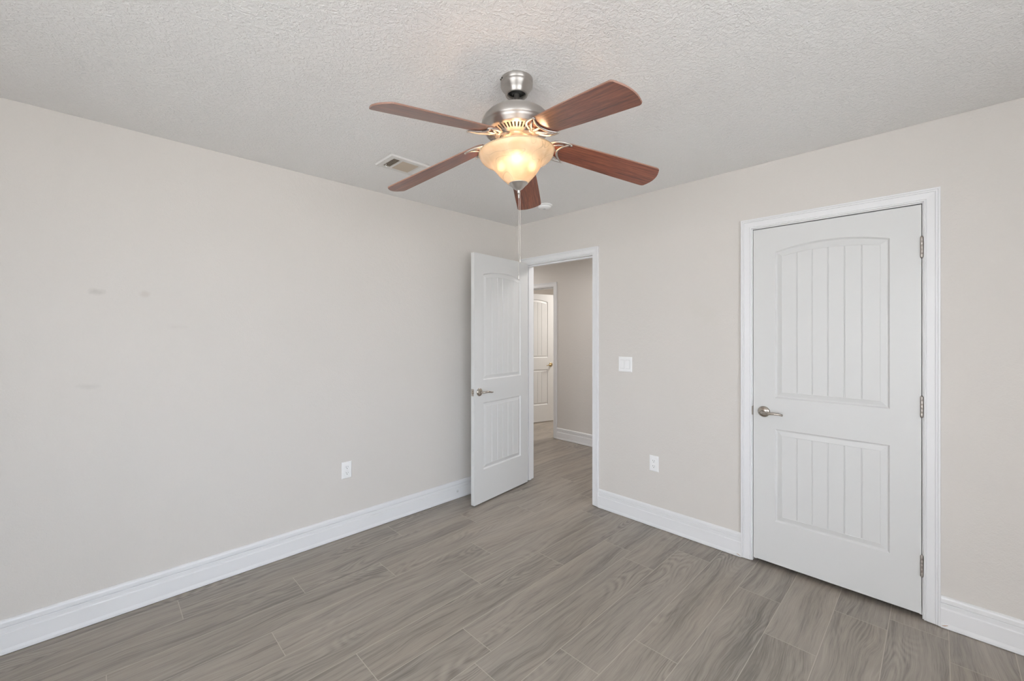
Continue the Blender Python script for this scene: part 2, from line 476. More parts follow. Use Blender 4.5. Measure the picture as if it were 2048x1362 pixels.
# ------------------------------------------------------------------ casings and jambs
CAS = [(0.000, 0.0085), (0.0015, 0.0105), (0.0060, 0.0110), (0.0075, 0.0085), (0.0090, 0.0085), (0.0100, 0.0115), (0.0380, 0.0135),
       (0.0390, 0.0110), (0.0405, 0.0110), (0.0415, 0.0150), (0.0480, 0.0155), (0.0490, 0.0135), (0.0500, 0.0170), (0.0570, 0.0175), (0.0580, 0.0160), (0.058, 0.0)]
def casing(mb, x, sgn, op, z0=0.006, rv=0.005):
    y0, y1, zt = op
    prof = [(0.0, 0.0)] + CAS
    vs = []
    for (o, p) in prof:
        q = o + rv; X = x + sgn*p
        vs += [(X, y0-q, z0), (X, y0-q, zt+q), (X, y1+q, zt+q), (X, y1+q, z0)]
    fs = []
    for i in range(len(prof)-1):
        for s in range(3):
            a = i*4+s; fs.append((a, a+1, a+5, a+4))
    n = len(prof)
    fs.append(tuple(i*4 for i in range(n))); fs.append(tuple(i*4+3 for i in range(n)))
    mb.add(vs, fs)
def jamb(mb, xa, xb, op, stop_x=None):
    y0, y1, zt = op
    mb.box((xa, y0-J, 0.004), (xb, y0, zt+J)); mb.box((xa, y1, 0.004), (xb, y1+J, zt+J)); mb.box((xa, y0, zt), (xb, y1, zt+J))
    if stop_x:
        a, b = stop_x
        mb.box((a, y0, 0.004), (b, y0+0.011, zt)); mb.box((a, y1-0.011, 0.004), (b, y1, zt)); mb.box((a, y0+0.011, zt-0.011), (b, y1-0.011, zt))
for n, (op, xa, xb, sx, lab) in enumerate([
        (D1, RX1, RX1+WT, (RX1+0.040, RX1+0.075), 'white moulded casing around the open doorway to the hall'),
        (D2, RX1, RX1+WT, (RX1+0.040, RX1+0.075), 'white moulded casing around the closed closet door'),
        (D3, HALLX, HALLX+WT, (HALLX+0.040, HALLX+0.075), 'white casing of the doorway across the hall')]):
    mb = MB(); casing(mb, xa, -1, op); casing(mb, xb, 1, op); jamb(mb, xa, xb, op, sx)
    struct('trim_%d' % (n+1), mb, M_TRIM, lab, 'door casing')

# ------------------------------------------------------------------ baseboards
BASE = [(0.013, 0.000), (0.0165, 0.003), (0.0160, 0.014), (0.0135, 0.026), (0.0135, 0.0905), (0.0125, 0.0925), (0.0095, 0.0940), (0.0090, 0.0960), (0.0105, 0.1140),
        (0.0100, 0.1165), (0.0050, 0.1180), (0.0050, 0.1205), (0.0120, 0.1225), (0.0125, 0.1380), (0.0105, 0.1450), (0.0050, 0.1500), (0.0, 0.1500), (0.0, 0.0)]
def base_run(p0, p1, nrm):
    """p0,p1 on the wall face, nrm points into the room"""
    mb = MB(); n = len(BASE); vs = []
    for p in (p0, p1):
        for t, z in BASE: vs.append((p[0]+nrm[0]*t, p[1]+nrm[1]*t, z+0.001))
    fs = [(i, (i+1) % n, n+(i+1) % n, n+i) for i in range(n)]
    fs += [tuple(range(n)), tuple(range(n, 2*n))]
    mb.add(vs, fs); return mb
CW = 0.063
struct('baseboard_left', base_run((RX0, RY1), (RX1, RY1), (0, -1)), M_TRIM, 'long white stepped baseboard under the blank left wall', 'baseboard')
struct('baseboard_right', base_run((RX1, D2[1]+CW), (RX1, D1[0]-CW), (-1, 0)), M_TRIM, 'white baseboard between the open doorway and the closet', 'baseboard')
struct('baseboard_closet_side', base_run((RX1, RY0), (RX1, D2[0]-CW), (-1, 0)), M_TRIM, 'short white baseboard right of the closet door', 'baseboard')
struct('baseboard_corner', base_run((RX1, D1[1]+CW), (RX1, RY1-0.016), (-1, 0)), M_TRIM, 'stub of white baseboard behind the open door', 'baseboard')
struct('baseboard_hall', base_run((HALLX, 1.2), (HALLX, D3[0]-CW), (-1, 0)), M_TRIM, 'white baseboard in the hall beyond the open doorway', 'baseboard')
struct('baseboard_back', base_run((RX0, RY0), (RX1, RY0), (0, 1)), M_TRIM, 'white baseboard under the back window', 'baseboard')
struct('baseboard_front', base_run((RX0, RY0), (RX0, RY1), (1, 0)), M_TRIM, 'white baseboard under the front window', 'baseboard')
# rusty caulk smudges where baseboard meets casing
for n, (y, s) in enumerate([(D2[1]+CW+0.004, 1), (D2[0]-CW-0.004, -1)]):
    mb = MB(); mb.tube([(RX1-0.0155, y, 0.012), (RX1-0.0165, y+s*0.010, 0.016), (RX1-0.0160, y+s*0.020, 0.021)], [0.0010, 0.0018, 0.0008], 6)
    tag(mb.build('caulk_smudge', M_CAULK), ['rusty caulk smudge at the left foot of the closet casing', 'rusty caulk smudge at the right foot of the closet casing'][n], 'stain', kind='structure')

# ------------------------------------------------------------------ windows behind the camera
def window(n, axis, plane, op, label):
    lo, hi, z0, z1 = op; mb = MB()
    def bx(a0, a1, d0, d1, c0, c1, m=mb):
        if axis == 'y': m.box((a0, plane+d0, c0), (a1, plane+d1, c1))
        else: m.box((plane+d0, a0, c0), (plane+d1, a1, c1))
    F = 0.045; mid = (z0+z1)/2
    bx(lo, hi, -0.095, -0.045, z0, z0+F); bx(lo, hi, -0.095, -0.045, z1-F, z1)
    bx(lo, lo+F, -0.095, -0.045, z0+F, z1-F); bx(hi-F, hi, -0.095, -0.045, z0+F, z1-F)
    c = (lo+hi)/2; bx(c-0.03, c+0.03, -0.093, -0.047, z0+F, z1-F); bx(lo+F, c-0.03, -0.09, -0.05, mid-0.018, mid+0.018); bx(c+0.03, hi-F, -0.09, -0.05, mid-0.018, mid+0.018)
    o = struct('window_%d' % n, mb, M_TRIM, label, 'window')
    mb = MB(); bx(lo+F, c-0.03, -0.072, -0.068, z0+F, mid-0.018, mb); bx(lo+F, c-0.03, -0.072, -0.068, mid+0.018, z1-F, mb)
    bx(c+0.03, hi-F, -0.072, -0.068, z0+F, mid-0.018, mb); bx(c+0.03, hi-F, -0.072, -0.068, mid+0.018, z1-F, mb)
    mb.build('window_pane', M_PANE, o, weld=False)
    mb = MB(); bx(lo-0.03, hi+0.03, 0.0005, 0.03, z0-0.025, z0-0.0005, mb); bx(lo+0.001, hi-0.001, -0.044, 0.0, z0-0.0, z0+0.006, mb)
    mb.build('window_sill', M_TRIM, o, weld=False)
window(1, 'y', RY0, WIN_B, 'white framed double window in the back wall')
window(2, 'x', RX0, WIN_F, 'white framed double window in the front wall')

# ------------------------------------------------------------------ moulded two panel doors
def leaf_mesh(w, t, z0, z1, st, ysgn):
    """leaf spans local x 0..w, y 0..ysgn*t; panels on both faces"""
    mb = MB(); NS = 48
    xs_o = None
    def face(yf, out):
        # out: +1/-1 outward direction of the face along y; recess goes to -out
        def ring(x0, x1, zb, zt, rise, n=24):
            bot = [(x0+(x1-x0)*i/n, zb) for i in range(n+1)]
            top = []
            for i in range(n+1):
                u = 2*i/n-1
                top.append((x0+(x1-x0)*i/n, zt+rise*(1-u*u)))
            return bot, top
        px0, px1 = st, w-st
        panels = []
        for (zb, zt, rise, rin) in ((1.020, 1.894, 0.037, 0.020), (0.280, 0.834, 0, 0)):
            # (inset, depth, rise)
            insets = [(0.0, 0.0, 0.0), (0.004, 0.0045, 0.1), (0.008, 0.0085, 0.2), (0.013, 0.0085, 0.35), (0.036, 0.0020, 0.9), (0.0385, 0.0030, 1.0)]
            rings = []
            for ins, dep, k in insets:
                b, tp = ring(px0+ins, px1-ins, zb+ins, zt-ins*(0.78 if rise else 1), rise*(1-k)+rin*k)
                rings.append((b, tp, dep))
            for (b0, t0, d0), (b1, t1, d1) in zip(rings[:-1], rings[1:]):
                y0 = yf-out*d0; y1 = yf-out*d1; n = len(b0)
                vs = [(x, y0, z) for x, z in b0]+[(x, y1, z) for x, z in b1]
                mb.add(vs, [(i, i+1, n+i+1, n+i) for i in range(n-1)])
                vs = [(x, y0, z) for x, z in t0]+[(x, y1, z) for x, z in t1]
                mb.add(vs, [(i, i+1, n+i+1, n+i) for i in range(n-1)])
                for e in (0, -1):
                    mb.add([(b0[e][0], y0, b0[e][1]), (t0[e][0], y0, t0[e][1]), (t1[e][0], y1, t1[e][1]), (b1[e][0], y1, b1[e][1])], [(0,1,2,3)])
            # field with five bead grooves
            b, tp, dep = rings[-1]; xa, xb = b[0][0], b[-1][0]; zb2 = b[0][1]; zt2 = tp[0][1]
            def ztop(x):
                u = 2*(x-xa)/(xb-xa)-1; return zt2+(rin if rise else 0)*(1-u*u)
            cols = [(xa, dep)]
            NP = 6
            for g in range(1, NP):
                xc = xa+(xb-xa)*g/NP
                cols += [(xc-0.0032, dep), (xc-0.0018, dep+0.0026), (xc+0.0, dep+0.0012), (xc+0.0018, dep+0.0026), (xc+0.0032, dep)]
            cols.append((xb, dep))
            vs = []
            for x, d in cols:
                vs += [(x, yf-out*d, zb2), (x, yf-out*d, ztop(x))]
            mb.add(vs, [(2*i, 2*i+2, 2*i+3, 2*i+1) for i in range(len(cols)-1)])
            panels.append((rings[0][0], rings[0][1]))
        # stiles and rails
        Y = yf
        mb.add([(0,Y,z0),(px0,Y,z0),(px0,Y,z1),(0,Y,z1)], [(0,1,2,3)])
        mb.add([(px1,Y,z0),(w,Y,z0),(w,Y,z1),(px1,Y,z1)], [(0,1,2,3)])
        (ub, ut), (lb, lt) = panels
        mb.add([(px0,Y,z0),(px1,Y,z0),(px1,Y,lb[0][1]),(px0,Y,lb[0][1])], [(0,1,2,3)])
        mb.add([(px0,Y,lt[0][1]),(px1,Y,lt[0][1]),(px1,Y,ub[0][1]),(px0,Y,ub[0][1])], [(0,1,2,3)])
        n = len(ut)
        mb.add([(x, Y, z) for x, z in ut]+[(x, Y, z1) for x, z in ut], [(i, i+1, n+i+1, n+i) for i in range(n-1)])
    ya, yb = 0.0, ysgn*t
    face(ya, -ysgn); face(yb, ysgn)
    for (x0, x1) in ((0, 0), (w, w)):
        mb.add([(x0, ya, z0), (x0, yb, z0), (x0, yb, z1), (x0, ya, z1)], [(0,1,2,3)])
    for z in (z0, z1):
        mb.add([(0, ya, z), (w, ya, z), (w, yb, z), (0, yb, z)], [(0,1,2,3)])
    return mb

def lever(parent, x, yf, out, z, hx=-1, style=0, mat=M_NI2):
    """lever handle on face y=yf, pointing along hx"""
    mb = MB(); o = out
    if style == 0:
        pts = [(x, yf+o*0.012, z), (x, yf+o*0.034, z), (x+hx*0.004, yf+o*0.046, z-0.001), (x+hx*0.016, yf+o*0.053, z-0.002), (x+hx*0.040, yf+o*0.056, z-0.001),
               (x+hx*0.065, yf+o*0.055, z+0.002), (x+hx*0.090, yf+o*0.052, z+0.001), (x+hx*0.108, yf+o*0.046, z-0.004)]
        rad = [0.013, 0.013, 0.0125, 0.0120, 0.0110, 0.0105, 0.0098, 0.0085]
    else:
        pts = [(x, yf+o*0.012, z), (x, yf+o*0.036, z), (x+hx*0.006, yf+o*0.048, z), (x+hx*0.020, yf+o*0.054, z+0.002), (x+hx*0.045, yf+o*0.056, z+0.003),
               (x+hx*0.070, yf+o*0.055, z-0.002), (x+hx*0.095, yf+o*0.053, z-0.007), (x+hx*0.112, yf+o*0.050, z-0.008)]
        rad = [0.012, 0.0115, 0.011, 0.0115, 0.0115, 0.010, 0.0085, 0.006]
    mb.tube(pts, rad, 14, flat=0.75)
    h = mb.build('door_handle', mat, parent)
    r = MB(); r.lathe([(0.0005, 0.0165), (0.012, 0.0160), (0.020, 0.0125), (0.029, 0.0085), (0.033, 0.0045), (0.033, 0.0)], 40)
    r.xform(Matrix.Translation((x, yf, z)) @ Matrix.Rotation(-o*pi/2, 4, 'X'))
    r.build('handle_rose', mat, h)
    return h

def hinge(parent, z, ysg, py=0.0, px=-0.0015):
    mb = MB(); y = py
    for k in range(5):
        mb.lathe([(0.0008, 0.0), (0.0058, 0.0), (0.0062, 0.001), (0.0062, 0.0188), (0.0058, 0.0198), (0.0008, 0.0198)], 16, (px, y, z-0.05+k*0.02))
    mb.lathe([(0.0005, 0.0045), (0.0035, 0.004), (0.0048, 0.0)], 12, (px, y, z+0.05)); mb.lathe([(0.0048, 0.0), (0.0035, -0.004), (0.0005, -0.0045)], 12, (px, y, z-0.05))
    return mb.build('hinge', M_NI3, parent)

def latch(parent, w, ysgn, t, z):
    yc = ysgn*t/2
    mb = MB(); mb.box((w-0.0005, yc-0.0125, z-0.0285), (w+0.0012, yc+0.0125, z+0.0285))
    l = mb.build('latch_plate', M_NI2, parent, bevel=0.0005)
    b = MB()
    b.add([(w+0.0012, yc-0.008, z-0.008), (w+0.0012, yc+0.008, z-0.008), (w+0.0012, yc+0.008, z+0.008), (w+0.0012, yc-0.008, z+0.008),
           (w+0.0115, yc+ysgn*0.008, z-0.007), (w+0.0115, yc+ysgn*0.002, z-0.007), (w+0.0115, yc+ysgn*0.002, z+0.007), (w+0.0115, yc+ysgn*0.008, z+0.007)],
          [(0,1,2,3), (4,5,6,7), (0,1,4,5), (3,2,7,6), (0,5,6,3), (1,4,7,2)] if ysgn > 0 else [(0,1,2,3), (4,5,6,7), (0,1,5,4), (3,2,6,7), (0,4,7,3), (1,5,6,2)])
    b.build('latch_bolt', M_NI2, l)
    for dz in (-0.021, 0.021):
        s = MB(); s.sphere((w+0.0012, yc, z+dz), 0.0028, 10, 6); s.build('screw', M_NI3, l)

TL = 0.035
# closet door (closed): hinge on the right, local X -> +y, local Y -> -x
d2 = leaf_mesh(0.744, TL, 0.026, 2.041, 0.116, -1).build('door_2', M_DOOR, loc=(RX1-0.0005+0.001, 0.0555, 0), rot=(0, 0, radians(90)), bevel=0)
tag(d2, 'closed white two-panel closet door with arched grooved upper panel', 'door', kind='structure')
lever(d2, 0.744-0.058, 0.0, 1, 0.931, -1, 0); lever(d2, 0.744-0.058, -TL, -1, 0.931, -1, 0)
for z in (1.831, 1.046, 0.265): hinge(d2, z, -1, py=0.006)
# strike plate edge showing in the left jamb of the closet
mb = MB(); mb.box((RX1-0.0026, D2[1]-0.0008, 0.903), (RX1+0.028, D2[1]+0.0012, 0.959)); mb.box((RX1-0.0030, D2[1]+0.0, 0.905), (RX1-0.0012, D2[1]+0.0046, 0.957))
mb.build('strike_plate', M_NI3, bpy.data.objects['trim_2'], weld=False)

# open bedroom door: pin near (2.877, 2.746); closed X -> -y, Y -> +x ; opened 83.3 degrees
pin = Vector((2.877, 2.748))
d1 = empty('door_1', (pin.x, pin.y, 0), (0, 0, radians(-90-83.4)))
tag(d1, 'white two-panel bedroom door standing open against the left wall corner', 'door', kind='structure')
lf = leaf_mesh(0.722, TL, 0.012, 2.060, 0.108, 1)
lf.xform(Matrix.Translation((0.004, 0.008, 0)))
leaf1 = lf.build('door_leaf', M_DOOR, d1)
W1 = 0.726
hh = lever(leaf1, W1-0.060, 0.008+TL, 1, 0.925, -1, 1); lever(leaf1, W1-0.060, 0.008, -1, 0.925, -1, 1)
lp = MB(); yc = 0.008+TL/2
lp.box((W1-0.0005, yc-0.0125, 0.925-0.0285), (W1+0.0012, yc+0.0125, 0.925+0.0285))
lpo = lp.build('latch_plate', M_NI2, leaf1, bevel=0.0005)
for z in (1.83, 1.05, 0.27): hinge(leaf1, z, 1, py=0.0, px=0.0)
lb = MB(); lb.box((W1+0.0012, yc-0.007, 0.918), (W1+0.0105, yc+0.007, 0.932)); lb.build('latch_bolt', M_NI2, lpo, bevel=0.002)
for dz in (-0.021, 0.021):
    s = MB(); s.sphere((W1+0.0012, yc, 0.925+dz), 0.0028, 10, 6); s.build('screw', M_NI3, lpo)

# far door across the hall, part open
d3 = leaf_mesh(0.760, TL, 0.016, 2.012, 0.116, 1).build('door_3', M_DOOR, loc=(4.452, 4.502, 0), rot=(0, 0, radians(-15.2)))
tag(d3, 'white two-panel door standing ajar in the far room across the hall', 'door', kind='structure')
M_BR = m_nickel('aged_brass', (0.52, 0.40, 0.22, 1), 0.25, (60, 60, 60))
lever(d3, 0.700, 0.0, -1, 0.905, -1, 1, M_BR); lever(d3, 0.700, TL, 1, 0.905, -1, 1, M_BR)
for z in (1.83, 1.03, 0.25): hinge(d3, z, 1, py=TL+0.006)

# ------------------------------------------------------------------ outlets and switch (local: plate in XZ plane, facing -Y)
def outlet(name, loc, rz, label):
    r = empty(name, loc, (0, 0, rz)); tag(r, label, 'electrical outlet')
    W, HH, T = 0.0355, 0.0575, 0.0055
    mb = MB()
    mb.add([(-W,0,-HH),(W,0,-HH),(W,0,HH),(-W,0,HH),(-W+0.004,-T,-HH+0.004),(W-0.004,-T,-HH+0.004),(W-0.004,-T,HH-0.004),(-W+0.004,-T,HH-0.004)],
           [(0,1,2,3),(4,5,6,7),(0,1,5,4),(1,2,6,5),(2,3,7,6),(3,0,4,7)])
    mb.build('cover_plate', M_PLATE, r, bevel=0.0008)
    for c in (0.0195, -0.0195):
        mb = MB(); n = 28; R = 0.0172; pts = []
        for k in range(n):
            a = 2*pi*k/n; pts.append((R*cos(a), max(-0.0140, min(0.0140, R*sin(a)))))
        vs = [(x, -T, c+z) for x, z in pts]+[(x*0.96, -T-0.0018, c+z*0.96) for x, z in pts]
        mb.add(vs, [(i, (i+1) % n, n+(i+1) % n, n+i) for i in range(n)]+[tuple(range(n, 2*n))])
        y = -T-0.0018
        for sx, hh in ((-0.0064, 0.0040), (0.0064, 0.0032)):
            mb.box((sx-0.0011, y-0.0002, c+0.0028-hh), (sx+0.0011, y+0.001, c+0.0028+hh), 1)
        vs = [(0.0027*cos(a), y-0.0002, c-0.0078+0.0027*sin(a)) for a in [pi*2*k/14 for k in range(14)]]
        mb.add(vs, [tuple(range(14))], 1)
        mb.build('socket', [M_PLATE, M_SLOT], r, weld=False)
    s = MB(); s.sphere((0, -T, 0), 0.0026, 12, 6); s.build('screw', M_PLATE, r)
    return r
outlet('wall_outlet', (1.231, RY1, 0.4585), 0, 'white duplex outlet low on the long blank left wall')
outlet('wall_outlet', (RX1, 1.449, 0.4585), radians(-90), 'white duplex outlet low on the wall between doorway and closet')

sw = empty('light_switch', (RX1, 1.6835, 1.168), (0, 0, radians(-90)))
tag(sw, 'white double rocker light switch beside the open doorway', 'light switch')
W, HH, T = 0.0575, 0.0575, 0.0055
mb = MB()
mb.add([(-W,0,-HH),(W,0,-HH),(W,0,HH),(-W,0,HH),(-W+0.004,-T,-HH+0.004),(W-0.004,-T,-HH+0.004),(W-0.004,-T,HH-0.004),(-W+0.004,-T,HH-0.004)],
       [(0,1,2,3),(4,5,6,7),(0,1,5,4),(1,2,6,5),(2,3,7,6),(3,0,4,7)])
for cx in (-0.023, 0.023):
    mb.box((cx-0.0172, -T-0.0002, -0.0338), (cx+0.0172, -T+0.002, 0.0338), 1)
mb.build('cover_plate', [M_PLATE, m_flat('switch_gap', (0.42, 0.42, 0.42, 1), 0.6)], sw, weld=False)
for cx, up in ((-0.023, 1), (0.023, -1)):
    mb = MB()
    a, b = (0.0045, 0.0008) if up > 0 else (0.0008, 0.0045)
    x0, x1 = cx-0.0160, cx+0.0160; z = 0.0325; y = -T
    mb.add([(x0,y,-z),(x1,y,-z),(x1,y,z),(x0,y,z),(x0,y-b,-z),(x1,y-b,-z),(x1,y-a,z),(x0,y-a,z),(x0,y-0.0022,0),(x1,y-0.0022,0)],
           [(0,1,2,3),(4,5,9,8),(8,9,6,7),(0,1,5,4),(3,2,6,7),(0,4,8,7,3),(1,5,9,6,2)])
    mb.build('rocker', M_PLATE, sw, weld=False)
for cx in (-0.023, 0.023):
    for cz in (-0.0485, 0.0485):
        s = MB(); s.sphere((cx, -T, cz), 0.0024, 10, 6); s.build('screw', M_PLATE, sw)

# door stop base left on the baseboard
ds = MB(); ds.lathe([(0.0005, 0.007), (0.004, 0.007), (0.006, 0.0055), (0.0085, 0.0055), (0.0110, 0.003), (0.0110, 0.0)], 24)
ds.xform(Matrix.Rotation(pi/2, 4, 'X'))
o = ds.build('door_stop', m_flat('door_stop_metal', (0.70, 0.70, 0.70, 1), 0.35, 0.4), loc=(2.180, RY1-0.0115, 0.064))
tag(o, 'small round white door stop base on the left baseboard', 'door stop')
s = MB(); s.sphere((0, -0.0068, 0), 0.0024, 10, 6); s.build('screw', M_NI3, o)

# ------------------------------------------------------------------ smoke detector
sd = empty('smoke_detector', (2.568, 2.229, H)); tag(sd, 'round white smoke detector on the ceiling above the open doorway', 'smoke detector')
mb = MB(); mb.lathe([(0.0005, 0.0), (0.064, 0.0), (0.064, -0.006), (0.061, -0.010), (0.0005, -0.010)], 48); mb.build('mounting_base', M_PLATE, sd)
mb = MB(); mb.lathe([(0.050, -0.010), (0.053, -0.014), (0.051, -0.022), (0.044, -0.030), (0.030, -0.034), (0.0005, -0.035)], 48); mb.build('detector_body', M_PLATE, sd)
mb = MB(); mb.lathe([(0.011, -0.033), (0.011, -0.0370), (0.0005, -0.0375)], 24, (-0.012, -0.010, 0)); mb.build('test_button', m_flat('grey_button', (0.55, 0.55, 0.55, 1), 0.4), sd)

# ------------------------------------------------------------------ ceiling vent
vx0, vx1, vy0, vy1 = 1.203, 1.515, 2.203, 2.412
vt = empty('ceiling_vent', ((vx0+vx1)/2, (vy0+vy1)/2, H)); tag(vt, 'white three-way ceiling air vent partly hidden by a fan blade', 'vent')
ox, oy = (vx0+vx1)/2, (vy0+vy1)/2
mb = MB(); secs = [(1.237, 1.283), (1.297, 1.407), (1.423, 1.481)]; sy0, sy1 = 2.240, 2.373
def vb(m, x0, x1, y0, y1, z0, z1, mi=0): m.box((x0-ox, y0-oy, z0), (x1-ox, y1-oy, z1), mi)
zf0, zf1 = -0.0085, -0.0035
vb(mb, vx0+0.006, vx1-0.006, vy0+0.006, sy0, zf0, zf1); vb(mb, vx0+0.006, vx1-0.006, sy1, vy1-0.006, zf0, zf1)
xs = [vx0+0.006, secs[0][0], secs[0][1], secs[1][0], secs[1][1], secs[2][0], secs[2][1], vx1-0.006]
for i in range(0, 8, 2): vb(mb, xs[i], xs[i+1], sy0, sy1, zf0, zf1)
# sloped rim
o4 = [(vx0, vy0), (vx1, vy0), (vx1, vy1), (vx0, vy1)]; i4 = [(vx0+0.006, vy0+0.006), (vx1-0.006, vy0+0.006), (vx1-0.006, vy1-0.006), (vx0+0.006, vy1-0.006)]
vs = [(x-ox, y-oy, -0.0002) for x, y in o4]+[(x-ox, y-oy, zf0) for x, y in i4]
mb.add(vs, [(i, (i+1) % 4, 4+(i+1) % 4, 4+i) for i in range(4)])
mb.build('vent_frame', M_VENT, vt, weld=False)
mb = MB(); vb(mb, secs[0][0]-0.01, secs[-1][1]+0.01, sy0-0.01, sy1+0.01, -0.0025, -0.0005); mb.build('duct_shade_panel', M_DUCTSHADE, vt, weld=False)  # dark sheet under the solid ceiling, drawn as duct shade
def slat(mb, along, c, a0, a1, tilt, wd=0.0085, th=0.0009, zc=-0.0075):
    dx = wd/2*cos(tilt); dz = wd/2*sin(tilt)
    for sgn in (0,):
        if along == 'y': P = [(c-dx-ox, zc-dz), (c+dx-ox, zc+dz)]
        else: P = [(c-dx-oy, zc-dz), (c+dx-oy, zc+dz)]
        vs = []
        for (q, z) in P:
            for e in (a0, a1):
                for t in (0, th):
                    vs.append((q, e-oy, z+t) if along == 'y' else (e-ox, q, z+t))
        # order: P0e0t0,P0e0t1,P0e1t0,P0e1t1,P1...
        mb.add(vs, [(0,2,6,4), (1,3,7,5), (0,1,3,2), (4,5,7,6), (0,1,5,4), (2,3,7,6)])
slats = MB()
for k in range(5): slat(slats, 'y', secs[0][0]+0.005+k*0.009, sy0, sy1, radians(24), 0.0072)
slats.build('louvre_bank', M_SLAT, vt, weld=False)
slats = MB()
for k in range(12): slat(slats, 'x', sy0+0.0055+k*0.0111, secs[1][0], secs[1][1], radians(-34), 0.0104)
slats.build('louvre_bank', M_SLAT, vt, weld=False)
slats = MB()
for k in range(6): slat(slats, 'y', secs[2][0]+0.005+k*0.0096, sy0, sy1, radians(-30), 0.0105)
slats.build('louvre_bank', M_VENT, vt, weld=False)
mb = MB(); mb.tube([(1.247-ox, 2.350-oy, -0.006), (1.245-ox, 2.352-oy, -0.020), (1.250-ox, 2.344-oy, -0.026)], 0.0022, 8); mb.build('damper_lever', M_PLATE, vt)

# ------------------------------------------------------------------ ceiling fan
FX, FY = 1.2155, 1.2045
fan = empty('ceiling_fan', (FX, FY, H))
tag(fan, 'brushed nickel ceiling fan with five reddish wood blades and a lit glass bowl', 'ceiling fan')
def Z(z): return z-H     # local height
mb = MB()
mb.lathe([(0.0635, Z(2.4398)), (0.0655, Z(2.438)), (0.0655, Z(2.4225)), (0.0645, Z(2.4215)), (0.0645, Z(2.4205)), (0.0655, Z(2.4195)), (0.0650, Z(2.411)), (0.0610, Z(2.4035)), (0.0545, Z(2.396)), (0.0495, Z(2.390)),
          (0.0468, Z(2.384)), (0.0460, Z(2.379)), (0.0440, Z(2.3755)), (0.0405, Z(2.3745)), (0.0385, Z(2.3755)), (0.0375, Z(2.379)), (0.0360, Z(2.392))], 72)
mb.build('canopy', M_NIT, fan)
mb = MB(); mb.lathe([(0.036, Z(2.389)), (0.022, Z(2.386)), (0.018, Z(2.382)), (0.016, Z(2.379)), (0.0115, Z(2.379)), (0.0105, Z(2.390))], 40); mb.build('hanger_ball', M_DARK, fan)
for a in (radians(152), radians(163)):
    s = MB(); s.sphere((0.0655*cos(a), 0.0655*sin(a), Z(2.430)), 0.0036, 10, 6); s.build('canopy_screw', M_DARK, fan)
mb = MB(); mb.lathe([(0.0108, Z(2.39)), (0.0108, Z(2.325)), (0.017, Z(2.325)), (0.019, Z(2.322))], 24); mb.build('downrod', M_NI, fan)
mb = MB()
mb.lathe([(0.012, Z(2.335)), (0.034, Z(2.3325)), (0.052, Z(2.3270)), (0.080, Z(2.3160)), (0.103, Z(2.3035)), (0.121, Z(2.2905)), (0.134, Z(2.277)), (0.1405, Z(2.2655)), (0.1428, Z(2.255)),
          (0.1432, Z(2.248)), (0.1422, Z(2.2445)), (0.1385, Z(2.2425)), (0.1378, Z(2.2385)), (0.1340, Z(2.2330)), (0.1295, Z(2.2275)), (0.1265, Z(2.2225)), (0.1240, Z(2.2195)), (0.116, Z(2.2180)),
          (0.114, Z(2.2180))], 96)
house = mb.build('motor_housing', M_NIT, fan)
# slotted vent ring underneath
mb = MB(); NSL = 48; r0, r1, r2, r3 = 0.114, 0.110, 0.086, 0.070
def zr(r): return Z(2.2180)-(0.114-r)*0.36
for k in range(NSL):
    a0 = 2*pi*k/NSL; a1 = a0+2*pi/NSL; am0 = a0+2*pi/NSL*0.28; am1 = a0+2*pi/NSL*0.72
    P = lambda r, a, dz=0: (r*cos(a), r*sin(a), zr(r)+dz)
    mb.add([P(r0,a0), P(r0,am0), P(r0,am1), P(r0,a1), P(r1,a0), P(r1,am0), P(r1,am1), P(r1,a1), P(r2,a0), P(r2,am0), P(r2,am1), P(r2,a1), P(r3,a0), P(r3,am0), P(r3,am1), P(r3,a1)],
           [(0,1,5,4), (1,2,6,5), (2,3,7,6), (4,5,9,8), (6,7,11,10), (8,9,13,12), (9,10,14,13), (10,11,15,14)])
    for (aa) in (am0, am1):
        mb.add([P(r1,aa), P(r2,aa), P(r2,aa,0.004), P(r1,aa,0.004)], [(0,1,2,3)])
    for rr in (r1, r2):
        mb.add([P(rr,am0), P(rr,am1), P(rr,am1,0.004), P(rr,am0,0.004)], [(0,1,2,3)])
mb.lathe([(0.070, zr(0.070)), (0.068, zr(0.070)+0.001), (0.068, zr(0.070)+0.010)], 48)
mb.build('vent_ring', M_NI, house)
mb = MB(); mb.lathe([(0.1125, Z(2.2235)), (0.066, Z(2.2125))], 48); mb.build('motor_shadow_plate', m_flat('motor_shade', (0.05, 0.04, 0.03, 1), 0.6), house)  # dark plate drawn as the shade behind the slots
# rotor hub, switch housing
mb = MB(); mb.lathe([(0.066, Z(2.2125)), (0.062, Z(2.2050)), (0.055, Z(2.1985)), (0.040, Z(2.1965)), (0.036, Z(2.190)), (0.0352, Z(2.160)), (0.046, Z(2.156)), (0.049, Z(2.150)), (0.049, Z(2.120)), (0.044, Z(2.112)), (0.012, Z(2.110)), (0.010, Z(2.02))], 48)
mb.build('switch_housing', M_NI, fan)
